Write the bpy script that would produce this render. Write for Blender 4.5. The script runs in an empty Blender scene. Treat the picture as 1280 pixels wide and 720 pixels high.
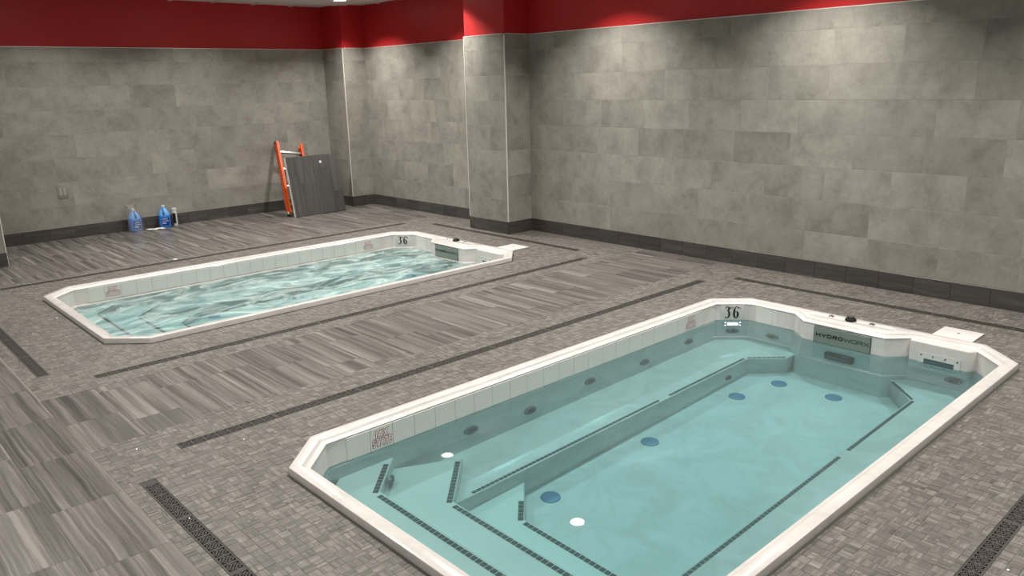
import bpy, bmesh, math, random
from mathutils import Vector, Matrix
random.seed(7)
S = bpy.context.scene
C = S.collection

# ------------------------------------------------------------------ camera, world, exposure
YAW, PITCH, ROLL, FPX, CAMH = math.radians(47.5136), math.radians(14.6385), math.radians(-1.3823), 983.93, 1.9
fw = Vector((math.cos(YAW)*math.cos(PITCH), math.sin(YAW)*math.cos(PITCH), -math.sin(PITCH)))
rt = fw.cross(Vector((0, 0, 1))).normalized()
up = rt.cross(fw)
rt, up = rt*math.cos(ROLL)+up*math.sin(ROLL), -rt*math.sin(ROLL)+up*math.cos(ROLL)
cd = bpy.data.cameras.new('camera')
cd.sensor_width = 36; cd.lens = FPX*36/1280; cd.clip_start = 0.05; cd.clip_end = 60
cam = bpy.data.objects.new('camera', cd); C.objects.link(cam)
cam.matrix_world = Matrix(((rt.x, up.x, -fw.x, 0), (rt.y, up.y, -fw.y, 0), (rt.z, up.z, -fw.z, CAMH), (0, 0, 0, 1)))
S.camera = cam
w = bpy.data.worlds.new('world'); S.world = w; w.use_nodes = True
w.node_tree.nodes['Background'].inputs[0].default_value = (0.05, 0.05, 0.05, 1)
w.node_tree.nodes['Background'].inputs[1].default_value = 0.3
S.view_settings.view_transform = 'Standard'; S.view_settings.look = 'None'
S.view_settings.gamma = 1.0; S.view_settings.use_curve_mapping = False
S.view_settings.exposure = 0.0
S.cycles.use_denoising = True
S.cycles.max_bounces = 10; S.cycles.transparent_max_bounces = 16
S.cycles.caustics_reflective = False; S.cycles.caustics_refractive = True
S.cycles.sample_clamp_indirect = 4.0

LAMP_XY = [(x, y) for x in (6.37, 4.54, 2.71, 0.88) for y in (0.85, 3.42, 5.87, 8.44, 10.48) if not (x < 1.8 and y > 10)]
LAMP_W, LAMP_COL = 27.0, (1.0, 0.955, 0.885)

def proj(p):
    d = Vector(p)-Vector((0, 0, CAMH)); z = d.dot(fw)
    if z < 0.1: return (-9999, -9999, z)
    return (640+FPX*d.dot(rt)/z, 360-FPX*d.dot(up)/z, z)

# ------------------------------------------------------------------ node helpers
MATS = {}
class NB:
    def __init__(s, name):
        s.m = bpy.data.materials.new(name); s.m.use_nodes = True
        s.t = s.m.node_tree; s.t.nodes.clear()
        s.out = s.n('ShaderNodeOutputMaterial')
    def n(s, typ, **kw):
        nd = s.t.nodes.new(typ)
        for k, v in kw.items():
            if k.startswith('i_'):
                nd.inputs[int(k[2:]) if k[2:].isdigit() else k[2:]].default_value = v
            else: setattr(nd, k, v)
        return nd
    def l(s, a, b): s.t.links.new(a, b)
    def math(s, op, a, b=None):
        nd = s.n('ShaderNodeMath', operation=op)
        for i, v in enumerate((a, b)):
            if v is None: continue
            if isinstance(v, (int, float)): nd.inputs[i].default_value = v
            else: s.l(v, nd.inputs[i])
        return nd.outputs[0]
    def mix(s, fac, a, b, mode='MIX'):
        nd = s.n('ShaderNodeMix', data_type='RGBA', blend_type=mode)
        for sock, v in ((nd.inputs[0], fac), (nd.inputs[6], a), (nd.inputs[7], b)):
            if isinstance(v, (int, float)): sock.default_value = v
            elif isinstance(v, tuple): sock.default_value = v if len(v) == 4 else (*v, 1)
            else: s.l(v, sock)
        return nd.outputs[2]
    def ramp(s, fac, stops):
        nd = s.n('ShaderNodeValToRGB'); cr = nd.color_ramp
        while len(cr.elements) < len(stops): cr.elements.new(0.5)
        for e, (p, c) in zip(cr.elements, stops):
            e.position = p; e.color = (*c, 1) if len(c) == 3 else c
        s.l(fac, nd.inputs[0]); return nd.outputs[0]
    def noise(s, vec, scale, detail=4, rough=0.55, dist=0.0):
        nd = s.n('ShaderNodeTexNoise'); nd.inputs['Scale'].default_value = scale
        nd.inputs['Detail'].default_value = detail; nd.inputs['Roughness'].default_value = rough
        nd.inputs['Distortion'].default_value = dist
        if vec is not None: s.l(vec, nd.inputs['Vector'])
        return nd.outputs[0]
    def bsdf(s, col, rough=0.5, metal=0.0, spec=0.5, coat=0.0, bump=None, bstr=0.2, bdist=0.002):
        b = s.n('ShaderNodeBsdfPrincipled')
        for k, v in (('Base Color', col), ('Roughness', rough), ('Metallic', metal), ('Specular IOR Level', spec), ('Coat Weight', coat)):
            if isinstance(v, (int, float)): b.inputs[k].default_value = v
            elif isinstance(v, tuple): b.inputs[k].default_value = (*v, 1)
            else: s.l(v, b.inputs[k])
        if bump is not None:
            bp = s.n('ShaderNodeBump'); bp.inputs['Strength'].default_value = bstr; bp.inputs['Distance'].default_value = bdist
            s.l(bump, bp.inputs['Height']); s.l(bp.outputs[0], b.inputs['Normal'])
        s.l(b.outputs[0], s.out.inputs[0]); s.b = b
        return s.m

def plain(name, col, rough=0.5, metal=0.0, spec=0.5, nscale=None, namp=0.1, coat=0.0):
    if name in MATS: return MATS[name]
    k = NB(name)
    c = tuple(col)
    if nscale:
        tc = k.n('ShaderNodeTexCoord')
        f = k.noise(tc.outputs['Object'], nscale)
        c = k.ramp(f, [(0.3, tuple(x*(1-namp) for x in col)), (0.7, tuple(min(1, x*(1+namp)) for x in col))])
    MATS[name] = k.bsdf(c, rough, metal, spec, coat)
    return MATS[name]

def seed_vec(k):
    oi = k.n('ShaderNodeObjectInfo'); at = k.n('ShaderNodeAttribute', attribute_name='rnd')
    sd = k.math('ADD', oi.outputs['Random'], at.outputs['Fac'])
    return k.math('FRACT', sd)

def veined(name, stops, along, across, rough, amp, spec=0.5, warp=0.06):
    """streaky stone-wood porcelain; UV: u along the vein in metres, v across it"""
    k = NB(name)
    sd = seed_vec(k)
    uv = k.n('ShaderNodeTexCoord').outputs['UV']
    sx = k.n('ShaderNodeSeparateXYZ'); k.l(uv, sx.inputs[0])
    z1 = k.math('MULTIPLY', sd, 61.7)
    cw = k.n('ShaderNodeCombineXYZ')
    k.l(k.math('MULTIPLY', sx.outputs[0], 3.0), cw.inputs[0]); k.l(k.math('MULTIPLY', sx.outputs[1], 3.0), cw.inputs[1]); k.l(z1, cw.inputs[2])
    wv = k.noise(cw.outputs[0], 1.0, 2)
    v2 = k.math('ADD', sx.outputs[1], k.math('MULTIPLY', k.math('SUBTRACT', wv, 0.5), warp))
    cv = k.n('ShaderNodeCombineXYZ')
    k.l(k.math('MULTIPLY', sx.outputs[0], along), cv.inputs[0]); k.l(k.math('MULTIPLY', v2, across), cv.inputs[1]); k.l(z1, cv.inputs[2])
    f = k.noise(cv.outputs[0], 1.0, 8, 0.70, 0.15)
    cf = k.n('ShaderNodeCombineXYZ')
    k.l(k.math('MULTIPLY', sx.outputs[0], along*1.5), cf.inputs[0]); k.l(k.math('MULTIPLY', v2, across*4.2), cf.inputs[1]); k.l(k.math('ADD', z1, 9.0), cf.inputs[2])
    ff = k.noise(cf.outputs[0], 1.0, 3, 0.6)
    f = k.math('ADD', k.math('MULTIPLY', f, 0.72), k.math('MULTIPLY', ff, 0.28))
    col = k.ramp(f, stops)
    br = k.math('ADD', k.math('MULTIPLY', k.math('FRACT', k.math('MULTIPLY', sd, 37.13)), amp), 1.0-amp/2)
    bc = k.n('ShaderNodeCombineColor')
    for i in range(3): k.l(br, bc.inputs[i])
    col = k.mix(1.0, col, bc.outputs[0], 'MULTIPLY')
    MATS[name] = k.bsdf(col, rough, 0, spec, bump=f, bstr=0.15, bdist=0.0006)
    return MATS[name]

def concrete(name, lo, hi, rough):
    k = NB(name)
    sd = seed_vec(k)
    tc = k.n('ShaderNodeTexCoord')
    cz = k.n('ShaderNodeCombineXYZ')
    k.l(k.math('MULTIPLY', sd, 83.1), cz.inputs[0]); k.l(k.math('MULTIPLY', sd, 47.9), cz.inputs[1])
    va = k.n('ShaderNodeVectorMath', operation='ADD'); k.l(tc.outputs['Object'], va.inputs[0]); k.l(cz.outputs[0], va.inputs[1])
    f1 = k.noise(va.outputs[0], 3.6, 8, 0.66, 0.25)
    f2 = k.noise(va.outputs[0], 22, 3, 0.6)
    f = k.math('ADD', k.math('MULTIPLY', f1, 0.8), k.math('MULTIPLY', f2, 0.2))
    col = k.ramp(f, [(0.34, lo), (0.50, tuple((a+b)/2*1.03 for a, b in zip(lo, hi))), (0.66, hi)])
    br = k.math('ADD', k.math('MULTIPLY', k.math('FRACT', k.math('MULTIPLY', sd, 29.7)), 0.20), 0.90)
    bc = k.n('ShaderNodeCombineColor')
    for i in range(3): k.l(br, bc.inputs[i])
    col = k.mix(1.0, col, bc.outputs[0], 'MULTIPLY')
    MATS[name] = k.bsdf(col, rough, 0, 0.4, bump=f2, bstr=0.08, bdist=0.001)
    return MATS[name]

M_WALL = concrete('concrete_look_wall_tile', (0.215, 0.204, 0.181), (0.355, 0.341, 0.306), 0.42)
M_PLANK = veined('grey_veined_plank_porcelain', [(0.37, (0.034, 0.030, 0.028)), (0.445, (0.074, 0.066, 0.062)), (0.50, (0.122, 0.112, 0.104)), (0.55, (0.160, 0.148, 0.138)), (0.63, (0.27, 0.253, 0.235))], 0.42, 16.0, 0.36, 0.28, warp=0.024)
M_MOSAIC = veined('grey_veined_mosaic_porcelain', [(0.34, (0.060, 0.054, 0.050)), (0.48, (0.130, 0.119, 0.110)), (0.66, (0.26, 0.243, 0.224))], 4.0, 42.0, 0.42, 0.42, warp=0.02)
M_BASE = veined('dark_veined_base_porcelain', [(0.3, (0.035, 0.033, 0.031)), (0.5, (0.062, 0.058, 0.054)), (0.75, (0.12, 0.113, 0.105))], 1.4, 26.0, 0.35, 0.35)
M_GROUT = plain('grey_grout', (0.20, 0.187, 0.175), 0.85, nscale=40)
M_WGROUT = plain('wall_grout', (0.40, 0.388, 0.355), 0.85, nscale=40)
M_RED = plain('satin_red_paint', (0.50, 0.021, 0.023), 0.40, 0, 0.5, nscale=1.5, namp=0.05)
M_GREYP = plain('grey_wall_paint', (0.34, 0.325, 0.295), 0.6, nscale=2, namp=0.04)
M_TRIM = plain('brushed_aluminium_trim', (0.86, 0.84, 0.80), 0.35, 0.35)
M_CEIL = plain('white_acoustic_tile', (0.72, 0.70, 0.66), 0.9, nscale=120, namp=0.06)
M_GRID = plain('white_enamelled_steel', (0.78, 0.77, 0.74), 0.45)
M_DRAIN = plain('dark_bronze_grate', (0.048, 0.043, 0.039), 0.5, 0.1, nscale=30, namp=0.2)
M_CHAN = plain('black_drain_channel', (0.012, 0.011, 0.010), 0.7)
def acrylic():
    k = NB('white_marbled_acrylic'); tc = k.n('ShaderNodeTexCoord')
    f = k.noise(tc.outputs['Object'], 3.5, 6, 0.65, 1.2)
    col = k.ramp(f, [(0.35, (0.58, 0.552, 0.537)), (0.6, (0.67, 0.642, 0.627))])
    return k.bsdf(col, 0.16, 0, 0.5, coat=0.3)
M_ACR = acrylic()
def tread():
    k = NB('studded_acrylic_tread'); tc = k.n('ShaderNodeTexCoord')
    v = k.n('ShaderNodeTexVoronoi'); v.inputs['Scale'].default_value = 55; v.inputs['Randomness'].default_value = 0.0
    k.l(tc.outputs['Object'], v.inputs['Vector'])
    h = k.ramp(v.outputs['Distance'], [(0.2, (1, 1, 1)), (0.45, (0, 0, 0))])
    return k.bsdf((0.70, 0.69, 0.665), 0.3, 0, 0.5, bump=h, bstr=0.6, bdist=0.003)
M_TREAD = tread()
M_PTILE = plain('pale_grey_waterline_tile', (0.76, 0.745, 0.715), 0.22, nscale=5, namp=0.03)
M_DTILE = plain('charcoal_mosaic_nosing', (0.06, 0.07, 0.073), 0.3)
M_JET = plain('dark_grey_jet_plastic', (0.05, 0.055, 0.06), 0.35)
M_JETR = plain('grey_jet_ring', (0.16, 0.17, 0.18), 0.3, 0.3)
M_BLUE = plain('blue_grey_suction_cover', (0.09, 0.20, 0.32), 0.4)
M_BLACK = plain('black_plastic', (0.012, 0.012, 0.013), 0.3)
M_WPLAST = plain('white_plastic', (0.68, 0.67, 0.65), 0.35)
M_SAGE = plain('sage_green_badge', (0.20, 0.245, 0.215), 0.35, nscale=8, namp=0.05)
M_INK = plain('black_ink', (0.012, 0.012, 0.012), 0.5)
M_REDINK = plain('dark_red_ink', (0.36, 0.015, 0.03), 0.5)
M_WINK = plain('white_ink', (0.85, 0.84, 0.82), 0.5)
M_CHROME = plain('chrome', (0.75, 0.75, 0.75), 0.12, 1.0)
M_ORANGE = plain('orange_fibreglass', (0.62, 0.085, 0.012), 0.45, nscale=12, namp=0.08)
M_ALU = plain('aluminium', (0.62, 0.62, 0.60), 0.35, 0.8)
M_JUG = plain('blue_liquid_jug', (0.03, 0.20, 0.66), 0.28)
M_JUG2 = plain('pale_blue_jug_shoulder', (0.14, 0.40, 0.82), 0.28)
M_JLAB = plain('dark_blue_label', (0.012, 0.035, 0.20), 0.4)
M_JLABW = plain('label_print', (0.30, 0.42, 0.72), 0.4)

def bag():
    k = NB('clear_plastic_film')
    tr = k.n('ShaderNodeBsdfTransparent'); gl = k.n('ShaderNodeBsdfGlossy'); gl.inputs['Roughness'].default_value = 0.12
    df = k.n('ShaderNodeBsdfDiffuse'); df.inputs[0].default_value = (0.8, 0.8, 0.8, 1)
    fr = k.n('ShaderNodeLayerWeight'); fr.inputs[0].default_value = 0.35
    m1 = k.n('ShaderNodeMixShader'); m1.inputs[0].default_value = 0.14; k.l(tr.outputs[0], m1.inputs[1]); k.l(df.outputs[0], m1.inputs[2])
    m2 = k.n('ShaderNodeMixShader'); k.l(k.math('MULTIPLY', fr.outputs[0], 0.55), m2.inputs[0]); k.l(m1.outputs[0], m2.inputs[1]); k.l(gl.outputs[0], m2.inputs[2])
    k.l(m2.outputs[0], k.out.inputs[0]); return k.m
M_BAG = bag()

def emis(name, col, st):
    k = NB(name); e = k.n('ShaderNodeEmission'); e.inputs[0].default_value = (*col, 1); e.inputs[1].default_value = st
    k.l(e.outputs[0], k.out.inputs[0]); return k.m
M_LAMP = emis('lit_lamp_lens', (1, 0.95, 0.88), 14.0)
M_PLED = emis('lit_pool_led_and_glints', (0.95, 1, 1), 5.0)

WATER_ABS, HAZE_VEIL = 0.54, 0.04
def water(name, foam):
    k = NB(name); tc = k.n('ShaderNodeTexCoord')
    rf = k.n('ShaderNodeBsdfRefraction'); rf.inputs['IOR'].default_value = 1.33; rf.inputs['Roughness'].default_value = 0.0
    rf.inputs[0].default_value = (0.985, 1, 1, 1)
    gl = k.n('ShaderNodeBsdfGlossy'); gl.inputs['Roughness'].default_value = 0.0
    fr = k.n('ShaderNodeFresnel'); fr.inputs[0].default_value = 1.33
    mx = k.n('ShaderNodeMixShader'); k.l(fr.outputs[0], mx.inputs[0]); k.l(rf.outputs[0], mx.inputs[1]); k.l(gl.outputs[0], mx.inputs[2])
    sh = mx.outputs[0]
    if not foam:                                                       # pale surface veil painted in for the haze of the deeper water
        hz = k.n('ShaderNodeBsdfDiffuse'); hz.inputs[0].default_value = (0.55, 0.72, 0.71, 1)
        mh = k.n('ShaderNodeMixShader'); mh.inputs[0].default_value = HAZE_VEIL; k.l(sh, mh.inputs[1]); k.l(hz.outputs[0], mh.inputs[2]); sh = mh.outputs[0]
    if foam:
        mp = k.n('ShaderNodeMapping'); mp.inputs['Scale'].default_value = (1.0, 1.7, 1.0); k.l(tc.outputs['Object'], mp.inputs[0])
        f = k.noise(mp.outputs[0], 1.9, 8, 0.68, 1.6)
        m = k.ramp(f, [(0.42, (0.04, 0.04, 0.04)), (0.68, (0.60, 0.60, 0.60))])
        df = k.n('ShaderNodeBsdfDiffuse'); df.inputs[0].default_value = (0.62, 0.76, 0.745, 1)
        m3 = k.n('ShaderNodeMixShader'); k.l(m, m3.inputs[0]); k.l(sh, m3.inputs[1]); k.l(df.outputs[0], m3.inputs[2])
        sh = m3.outputs[0]
    k.l(sh, k.out.inputs[0])
    va = k.n('ShaderNodeVolumeAbsorption'); va.inputs[0].default_value = (0.62, 0.935, 0.965, 1); va.inputs[1].default_value = WATER_ABS
    k.l(va.outputs[0], k.out.inputs[1])
    return k.m
M_WATER = water('still_pool_water', False)
M_WATERF = water('churning_pool_water', True)

# ------------------------------------------------------------------ mesh helpers
def tag(o, label=None, cat=None, group=None, kind=None):
    for k, v in (('label', label), ('category', cat), ('group', group), ('kind', kind)):
        if v: o[k] = v
    return o
def link(name, me, parent=None, loc=None, rot=None, mat=None):
    o = bpy.data.objects.new(name, me); C.objects.link(o)
    if parent is not None: o.parent = parent
    if loc is not None: o.location = loc
    if rot is not None: o.rotation_euler = rot
    if mat is not None and me is not None and not me.materials: me.materials.append(mat)
    return o
def empty(name, loc, rot=None):
    o = bpy.data.objects.new(name, None); C.objects.link(o); o.location = loc; o.empty_display_size = 0.1
    if rot: o.rotation_euler = rot
    return o
def done(bm, name, smooth=False, bevel=0.0, seg=2, ang=0.5):
    bmesh.ops.recalc_face_normals(bm, faces=bm.faces)
    if bevel:
        es = [e for e in bm.edges if len(e.link_faces) == 2 and e.calc_face_angle(0) > ang]
        bmesh.ops.bevel(bm, geom=es, offset=bevel, segments=seg, affect='EDGES', profile=0.5, clamp_overlap=True)
    me = bpy.data.meshes.new(name); bm.to_mesh(me); bm.free()
    if smooth:
        for p in me.polygons: p.use_smooth = True
        if smooth != 'all':
            me.set_sharp_from_angle(angle=math.radians(35))
    return me
def box(bm, x0, x1, y0, y1, z0, z1):
    v = [bm.verts.new((x, y, z)) for z in (z0, z1) for y in (y0, y1) for x in (x0, x1)]
    for f in ((0, 2, 3, 1), (4, 5, 7, 6), (0, 1, 5, 4), (2, 6, 7, 3), (0, 4, 6, 2), (1, 3, 7, 5)):
        bm.faces.new([v[i] for i in f])
    return v
def boxmesh(name, x0, x1, y0, y1, z0, z1, bevel=0.0, seg=2):
    bm = bmesh.new(); box(bm, x0, x1, y0, y1, z0, z1); return done(bm, name, bool(bevel), bevel, seg)
def prism(bm, pts, z0, z1):
    a = [bm.verts.new((p[0], p[1], z0)) for p in pts]; b = [bm.verts.new((p[0], p[1], z1)) for p in pts]
    n = len(pts)
    bm.faces.new(a[::-1]); bm.faces.new(b)
    for i in range(n): bm.faces.new((a[i], a[(i+1) % n], b[(i+1) % n], b[i]))
def rings(bm, rs, cap0=False, cap1=False, closed=True):
    vs = [[bm.verts.new(p) for p in r] for r in rs]
    n = len(vs[0])
    for a, b in zip(vs, vs[1:]):
        for i in range(n if closed else n-1):
            bm.faces.new((a[i], a[(i+1) % n], b[(i+1) % n], b[i]))
    if cap0: bm.faces.new(vs[0][::-1])
    if cap1: bm.faces.new(vs[-1])
    return vs
def lathe(bm, prof, n=20, c=(0, 0), cap0=True, cap1=True):
    rs = [[(c[0]+r*math.cos(2*math.pi*i/n), c[1]+r*math.sin(2*math.pi*i/n), z) for i in range(n)] for r, z in prof]
    rings(bm, rs, cap0, cap1)
def tube(bm, pts, r, n=8):
    pts = [Vector(p) for p in pts]; rs = []
    for i, p in enumerate(pts):
        t = (pts[min(i+1, len(pts)-1)]-pts[max(i-1, 0)]).normalized()
        a = t.cross(Vector((0, 0, 1)) if abs(t.z) < 0.9 else Vector((1, 0, 0))).normalized(); b = t.cross(a)
        rr = r[i] if isinstance(r, (list, tuple)) else r
        rs.append([p+(a*math.cos(2*math.pi*j/n)+b*math.sin(2*math.pi*j/n))*rr for j in range(n)])
    rings(bm, rs, True, True)
def offset_poly(pts, d):
    """inward offset of a counter-clockwise polygon"""
    n = len(pts); out = []
    for i in range(n):
        p0, p1, p2 = Vector(pts[i-1]), Vector(pts[i]), Vector(pts[(i+1) % n])
        e1 = (p1-p0).normalized(); e2 = (p2-p1).normalized()
        n1 = Vector((-e1.y, e1.x)); n2 = Vector((-e2.y, e2.x))
        b = (n1+n2); k = d/max(0.3, (1+n1.dot(n2)))
        out.append((p1.x+b.x*k, p1.y+b.y*k))
    return out
def area2(poly):
    return sum(poly[i-1][0]*poly[i][1]-poly[i][0]*poly[i-1][1] for i in range(len(poly)))
def clip_poly(poly, x0, x1, y0, y1):
    for ax, v, sg in ((0, x0, 1), (0, x1, -1), (1, y0, 1), (1, y1, -1)):
        out = []
        for i in range(len(poly)):
            a, b = poly[i-1], poly[i]
            da, db = sg*(a[ax]-v), sg*(b[ax]-v)
            if (da >= 0) != (db >= 0):
                t = da/(da-db); out.append((a[0]+(b[0]-a[0])*t, a[1]+(b[1]-a[1])*t))
            if db >= 0: out.append(b)
        poly = out
        if len(poly) < 3: return []
    return poly
def inside(poly, x, y):
    c = False; n = len(poly)
    for i in range(n):
        (xa, ya), (xb, yb) = poly[i-1], poly[i]
        if (ya > y) != (yb > y) and x < (xb-xa)*(y-ya)/(yb-ya)+xa: c = not c
    return c

# ------------------------------------------------------------------ room dimensions
XR, YB, XL, YF, ZC = 7.16, 11.75, -1.6, -1.6, 3.11
ZTOP, ZBASE = 2.475, 0.165
DY = 4.875                                                            # far pool = near pool moved along y
OUT = [(1.86, 1.335), (5.695, 1.335), (5.965, 1.605), (5.965, 2.068), (5.965, 2.214), (5.965, 2.82), (5.965, 2.966), (5.965, 3.44), (5.715, 3.70), (1.86, 3.70), (1.60, 3.45), (1.60, 1.595)]
OCT = [OUT[i] for i in (0, 1, 2, 7, 8, 9, 10, 11)]

DW = 0.039                                                            # half width of a drain
DR = [  # axis, fixed coordinate, start, end, label
    ('x', 4.20, 1.325, 6.345, 'long dark patterned trench drain along the far side of the calm near pool'),
    ('x', 5.725, 1.325, 6.355, 'long dark trench drain along the near side of the churning far pool'),
    ('x', 9.16, 1.325, 6.355, 'thin dark trench drain behind the far pool towards the ladder wall'),
    ('y', 1.062, 1.12, 3.915, 'dark patterned trench drain at left end of near pool, seen close at bottom left'),
    ('y', 1.072, 6.02, 8.78, 'dark trench drain at the left end of the far pool, by the left picture edge'),
    ('y', 6.64, 1.05, 4.01, 'thin dark trench drain between the near pool and the long right wall'),
    ('y', 6.60, 6.05, 8.82, 'thin dark trench drain between the far pool and the wall pilaster'),
    ('x', 0.79, 1.325, 6.345, 'dark patterned trench drain at the bottom right corner along near pool side'),
]
DRECT = []
for ax, c, a, b, lab in DR:
    DRECT.append((a, b, c-DW, c+DW) if ax == 'x' else (c-DW, c+DW, a, b))

def rect_minus(rects, holes):
    for h in holes:
        out = []
        for r in rects:
            x0, x1, y0, y1 = r; a0, a1, b0, b1 = max(x0, h[0]), min(x1, h[1]), max(y0, h[2]), min(y1, h[3])
            if a0 >= a1 or b0 >= b1: out.append(r); continue
            if b1 < y1: out.append((x0, x1, b1, y1))
            if y0 < b0: out.append((x0, x1, y0, b0))
            if x0 < a0: out.append((x0, a0, b0, b1))
            if a1 < x1: out.append((a1, x1, b0, b1))
        rects = out
    return rects
# ------------------------------------------------------------------ floor
bm = bmesh.new()
hx0, hx1 = 1.64, 5.925
for x0, x1, y0, y1 in rect_minus([(XL, XR+0.1, YF, YB)], [(hx0, hx1, 1.375, 3.66), (hx0, hx1, 1.375+DY, 3.66+DY)]+DRECT):
    box(bm, x0, x1, y0, y1, -0.12, -0.0016)
for dy in (0, DY):
    for t in ([(hx0, 1.375), (1.88, 1.375), (hx0, 1.62)], [(5.68, 1.375), (hx1, 1.375), (hx1, 1.63)], [(hx1, 3.41), (hx1, 3.66), (5.70, 3.66)], [(hx0, 3.42), (1.88, 3.66), (hx0, 3.66)]):
        prism(bm, [(x, y+dy) for x, y in t], -0.12, -0.0016)
floor = tag(link('floor', done(bm, 'floor'), mat=M_GROUT), 'grey veined porcelain tile floor around the two sunken pools', 'floor', kind='structure')

GAP = 0.0022
# where mosaic lies: one rectangle round each pool, running out to the right wall
MZ = [(0.945, XR, 0.45, 4.50), (0.945, XR, 5.50, 9.34)]
POOLS = [[(x, y+dy) for x, y in OCT] for dy in (0, DY)]
POOLS_IN = [offset_poly(p, 0.035) for p in POOLS]
PILL = [(6.745, XR, 7.40, 8.17), (6.76, XR, 11.16, YB), (XL, 1.71, 10.36, YB)]

def piece_uv(bm, faces, uvl, org, ua, seed, rl):
    for f in faces:
        if rl is not None: f[rl] = seed
        for lp in f.loops:
            d = lp.vert.co-Vector((org[0], org[1], 0))
            lp[uvl].uv = (d.y, d.x) if ua == 'y' else (d.x, d.y)
CACHE = {}
def tile_mesh(name, wx, wy, t, mat, ua='y', vertical=None):
    """thin tile, centred; its face at z=0 (or, vertical='x'/'y', standing, its face towards -x / -y)"""
    key = (name, round(wx, 3), round(wy, 3), ua, vertical)
    if key in CACHE: return CACHE[key]
    bm = bmesh.new(); uvl = bm.loops.layers.uv.new('UVMap'); e = 0.0012
    a, b = wx/2, wy/2
    rings(bm, [[(-a, -b, -t), (a, -b, -t), (a, b, -t), (-a, b, -t)], [(-a, -b, -e), (a, -b, -e), (a, b, -e), (-a, b, -e)],
               [(-a+e, -b+e, 0), (a-e, -b+e, 0), (a-e, b-e, 0), (-a+e, b-e, 0)]], False, True)
    piece_uv(bm, bm.faces, uvl, (0, 0), ua, 0, None)
    if vertical == 'x': bmesh.ops.transform(bm, matrix=Matrix(((0, 0, -1, 0), (-1, 0, 0, 0), (0, 1, 0, 0), (0, 0, 0, 1))), verts=bm.verts)
    if vertical == 'y': bmesh.ops.transform(bm, matrix=Matrix(((1, 0, 0, 0), (0, 0, -1, 0), (0, 1, 0, 0), (0, 0, 0, 1))), verts=bm.verts)
    me = bpy.data.meshes.new(name); bm.to_mesh(me); bm.free(); me.materials.append(mat)
    CACHE[key] = me; return me

def in_view(x, y, m=30):
    p = proj((x, y, 0)); return -m < p[0] < 1280+m and -m < p[1] < 720+m

# planks: 0.316 x 0.63, long side and vein along y, staggered columns
PX, PY = 0.316, 0.632
joint = {-1: 4.075, 0: 3.905, 1: 4.33, 2: 4.759, 3: 4.55, 4: 5.18}
planks = []
for ci in range(-7, 22):
    x0 = 0.62+PX*ci; x1 = x0+PX
    j0 = joint.get(ci, 4.1+0.21*((ci*2) % 3)+0.05*(ci % 2))
    for rj in range(-10, 14):
        y0 = j0+PY*rj; y1 = y0+PY
        r = (max(x0, XL), min(x1, XR), max(y0, YF), min(y1, YB))
        if r[0] >= r[1]-0.01 or r[2] >= r[3]-0.01: continue
        for q in rect_minus([r], MZ+PILL):
            if q[1]-q[0] > 0.012 and q[3]-q[2] > 0.012: planks.append(q)
vis, hid = [], []
for q in planks:
    seen = any(in_view(x, y, 40) for x in (q[0], (q[0]+q[1])/2, q[1]) for y in (q[2], (q[2]+q[3])/2, q[3]))
    (vis if seen else hid).append(q)
vis.sort(key=lambda q: -(q[1]-q[0])*(q[3]-q[2])/max(0.5, proj(((q[0]+q[1])/2, (q[2]+q[3])/2, 0))[2])**2)
hid += vis[300:]
for q in vis[:300]:
    wx, wy = q[1]-q[0]-GAP, q[3]-q[2]-GAP
    link('plank_tile', tile_mesh('plank_tile', wx, wy, 0.009, M_PLANK), floor, ((q[0]+q[1])/2, (q[2]+q[3])/2, random.uniform(-0.0006, 0.0006)))
def field(name, polys, mat, t=0.007):
    bm = bmesh.new(); uvl = bm.loops.layers.uv.new('UVMap'); rl = bm.faces.layers.float.new('rnd')
    for poly, ua in polys:
        if area2(poly) < 0: poly = poly[::-1]
        cx = sum(p[0] for p in poly)/len(poly); cy = sum(p[1] for p in poly)/len(poly); z = random.uniform(-0.0006, 0.0006)
        top = [bm.verts.new((p[0], p[1], z)) for p in poly]; bot = [bm.verts.new((p[0], p[1], -t)) for p in poly]
        n = len(poly); fs = [bm.faces.new(top)]+[bm.faces.new((bot[i], bot[(i+1) % n], top[(i+1) % n], top[i])) for i in range(n)]
        piece_uv(bm, fs, uvl, (cx, cy), ua, random.random(), rl)
    me = bpy.data.meshes.new(name); bm.to_mesh(me); bm.free()
    return tag(link(name, me, floor, mat=mat), kind='stuff')
def rpoly(q, g=GAP): return [(q[0]+g/2, q[2]+g/2), (q[1]-g/2, q[2]+g/2), (q[1]-g/2, q[3]-g/2), (q[0]+g/2, q[3]-g/2)]
if hid: field('plank_field', [(rpoly(q), 'y') for q in hid], M_PLANK)

# mosaic chips, two inches square, a few halves; vein turned chip by chip
CH = 0.0508
chips = []
for mx0, mx1, my0, my1 in MZ:
    nx, ny = int((mx1-mx0)/CH), int((my1-my0)/CH)
    for i in range(nx+1):
        for j in range(ny+1):
            q0 = (mx0+i*CH, min(mx1, mx0+(i+1)*CH), my0+j*CH, min(my1, my0+(j+1)*CH))
            if q0[1]-q0[0] < 0.008 or q0[3]-q0[2] < 0.008: continue
            cx, cy = (q0[0]+q0[1])/2, (q0[2]+q0[3])/2
            if not in_view(cx, cy, 750): continue
            if any(inside(P, cx, cy) for P in POOLS_IN): continue
            qs = [q0]; r = random.random()
            if r < 0.10: qs = [(q0[0], cx, q0[2], q0[3]), (cx, q0[1], q0[2], q0[3])]
            elif r < 0.20: qs = [(q0[0], q0[1], q0[2], cy), (q0[0], q0[1], cy, q0[3])]
            for q in rect_minus(qs, DRECT+PILL):
                if q[1]-q[0] > 0.006 and q[3]-q[2] > 0.006:
                    chips.append((q, 'x' if random.random() < 0.5 else 'y'))
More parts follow.
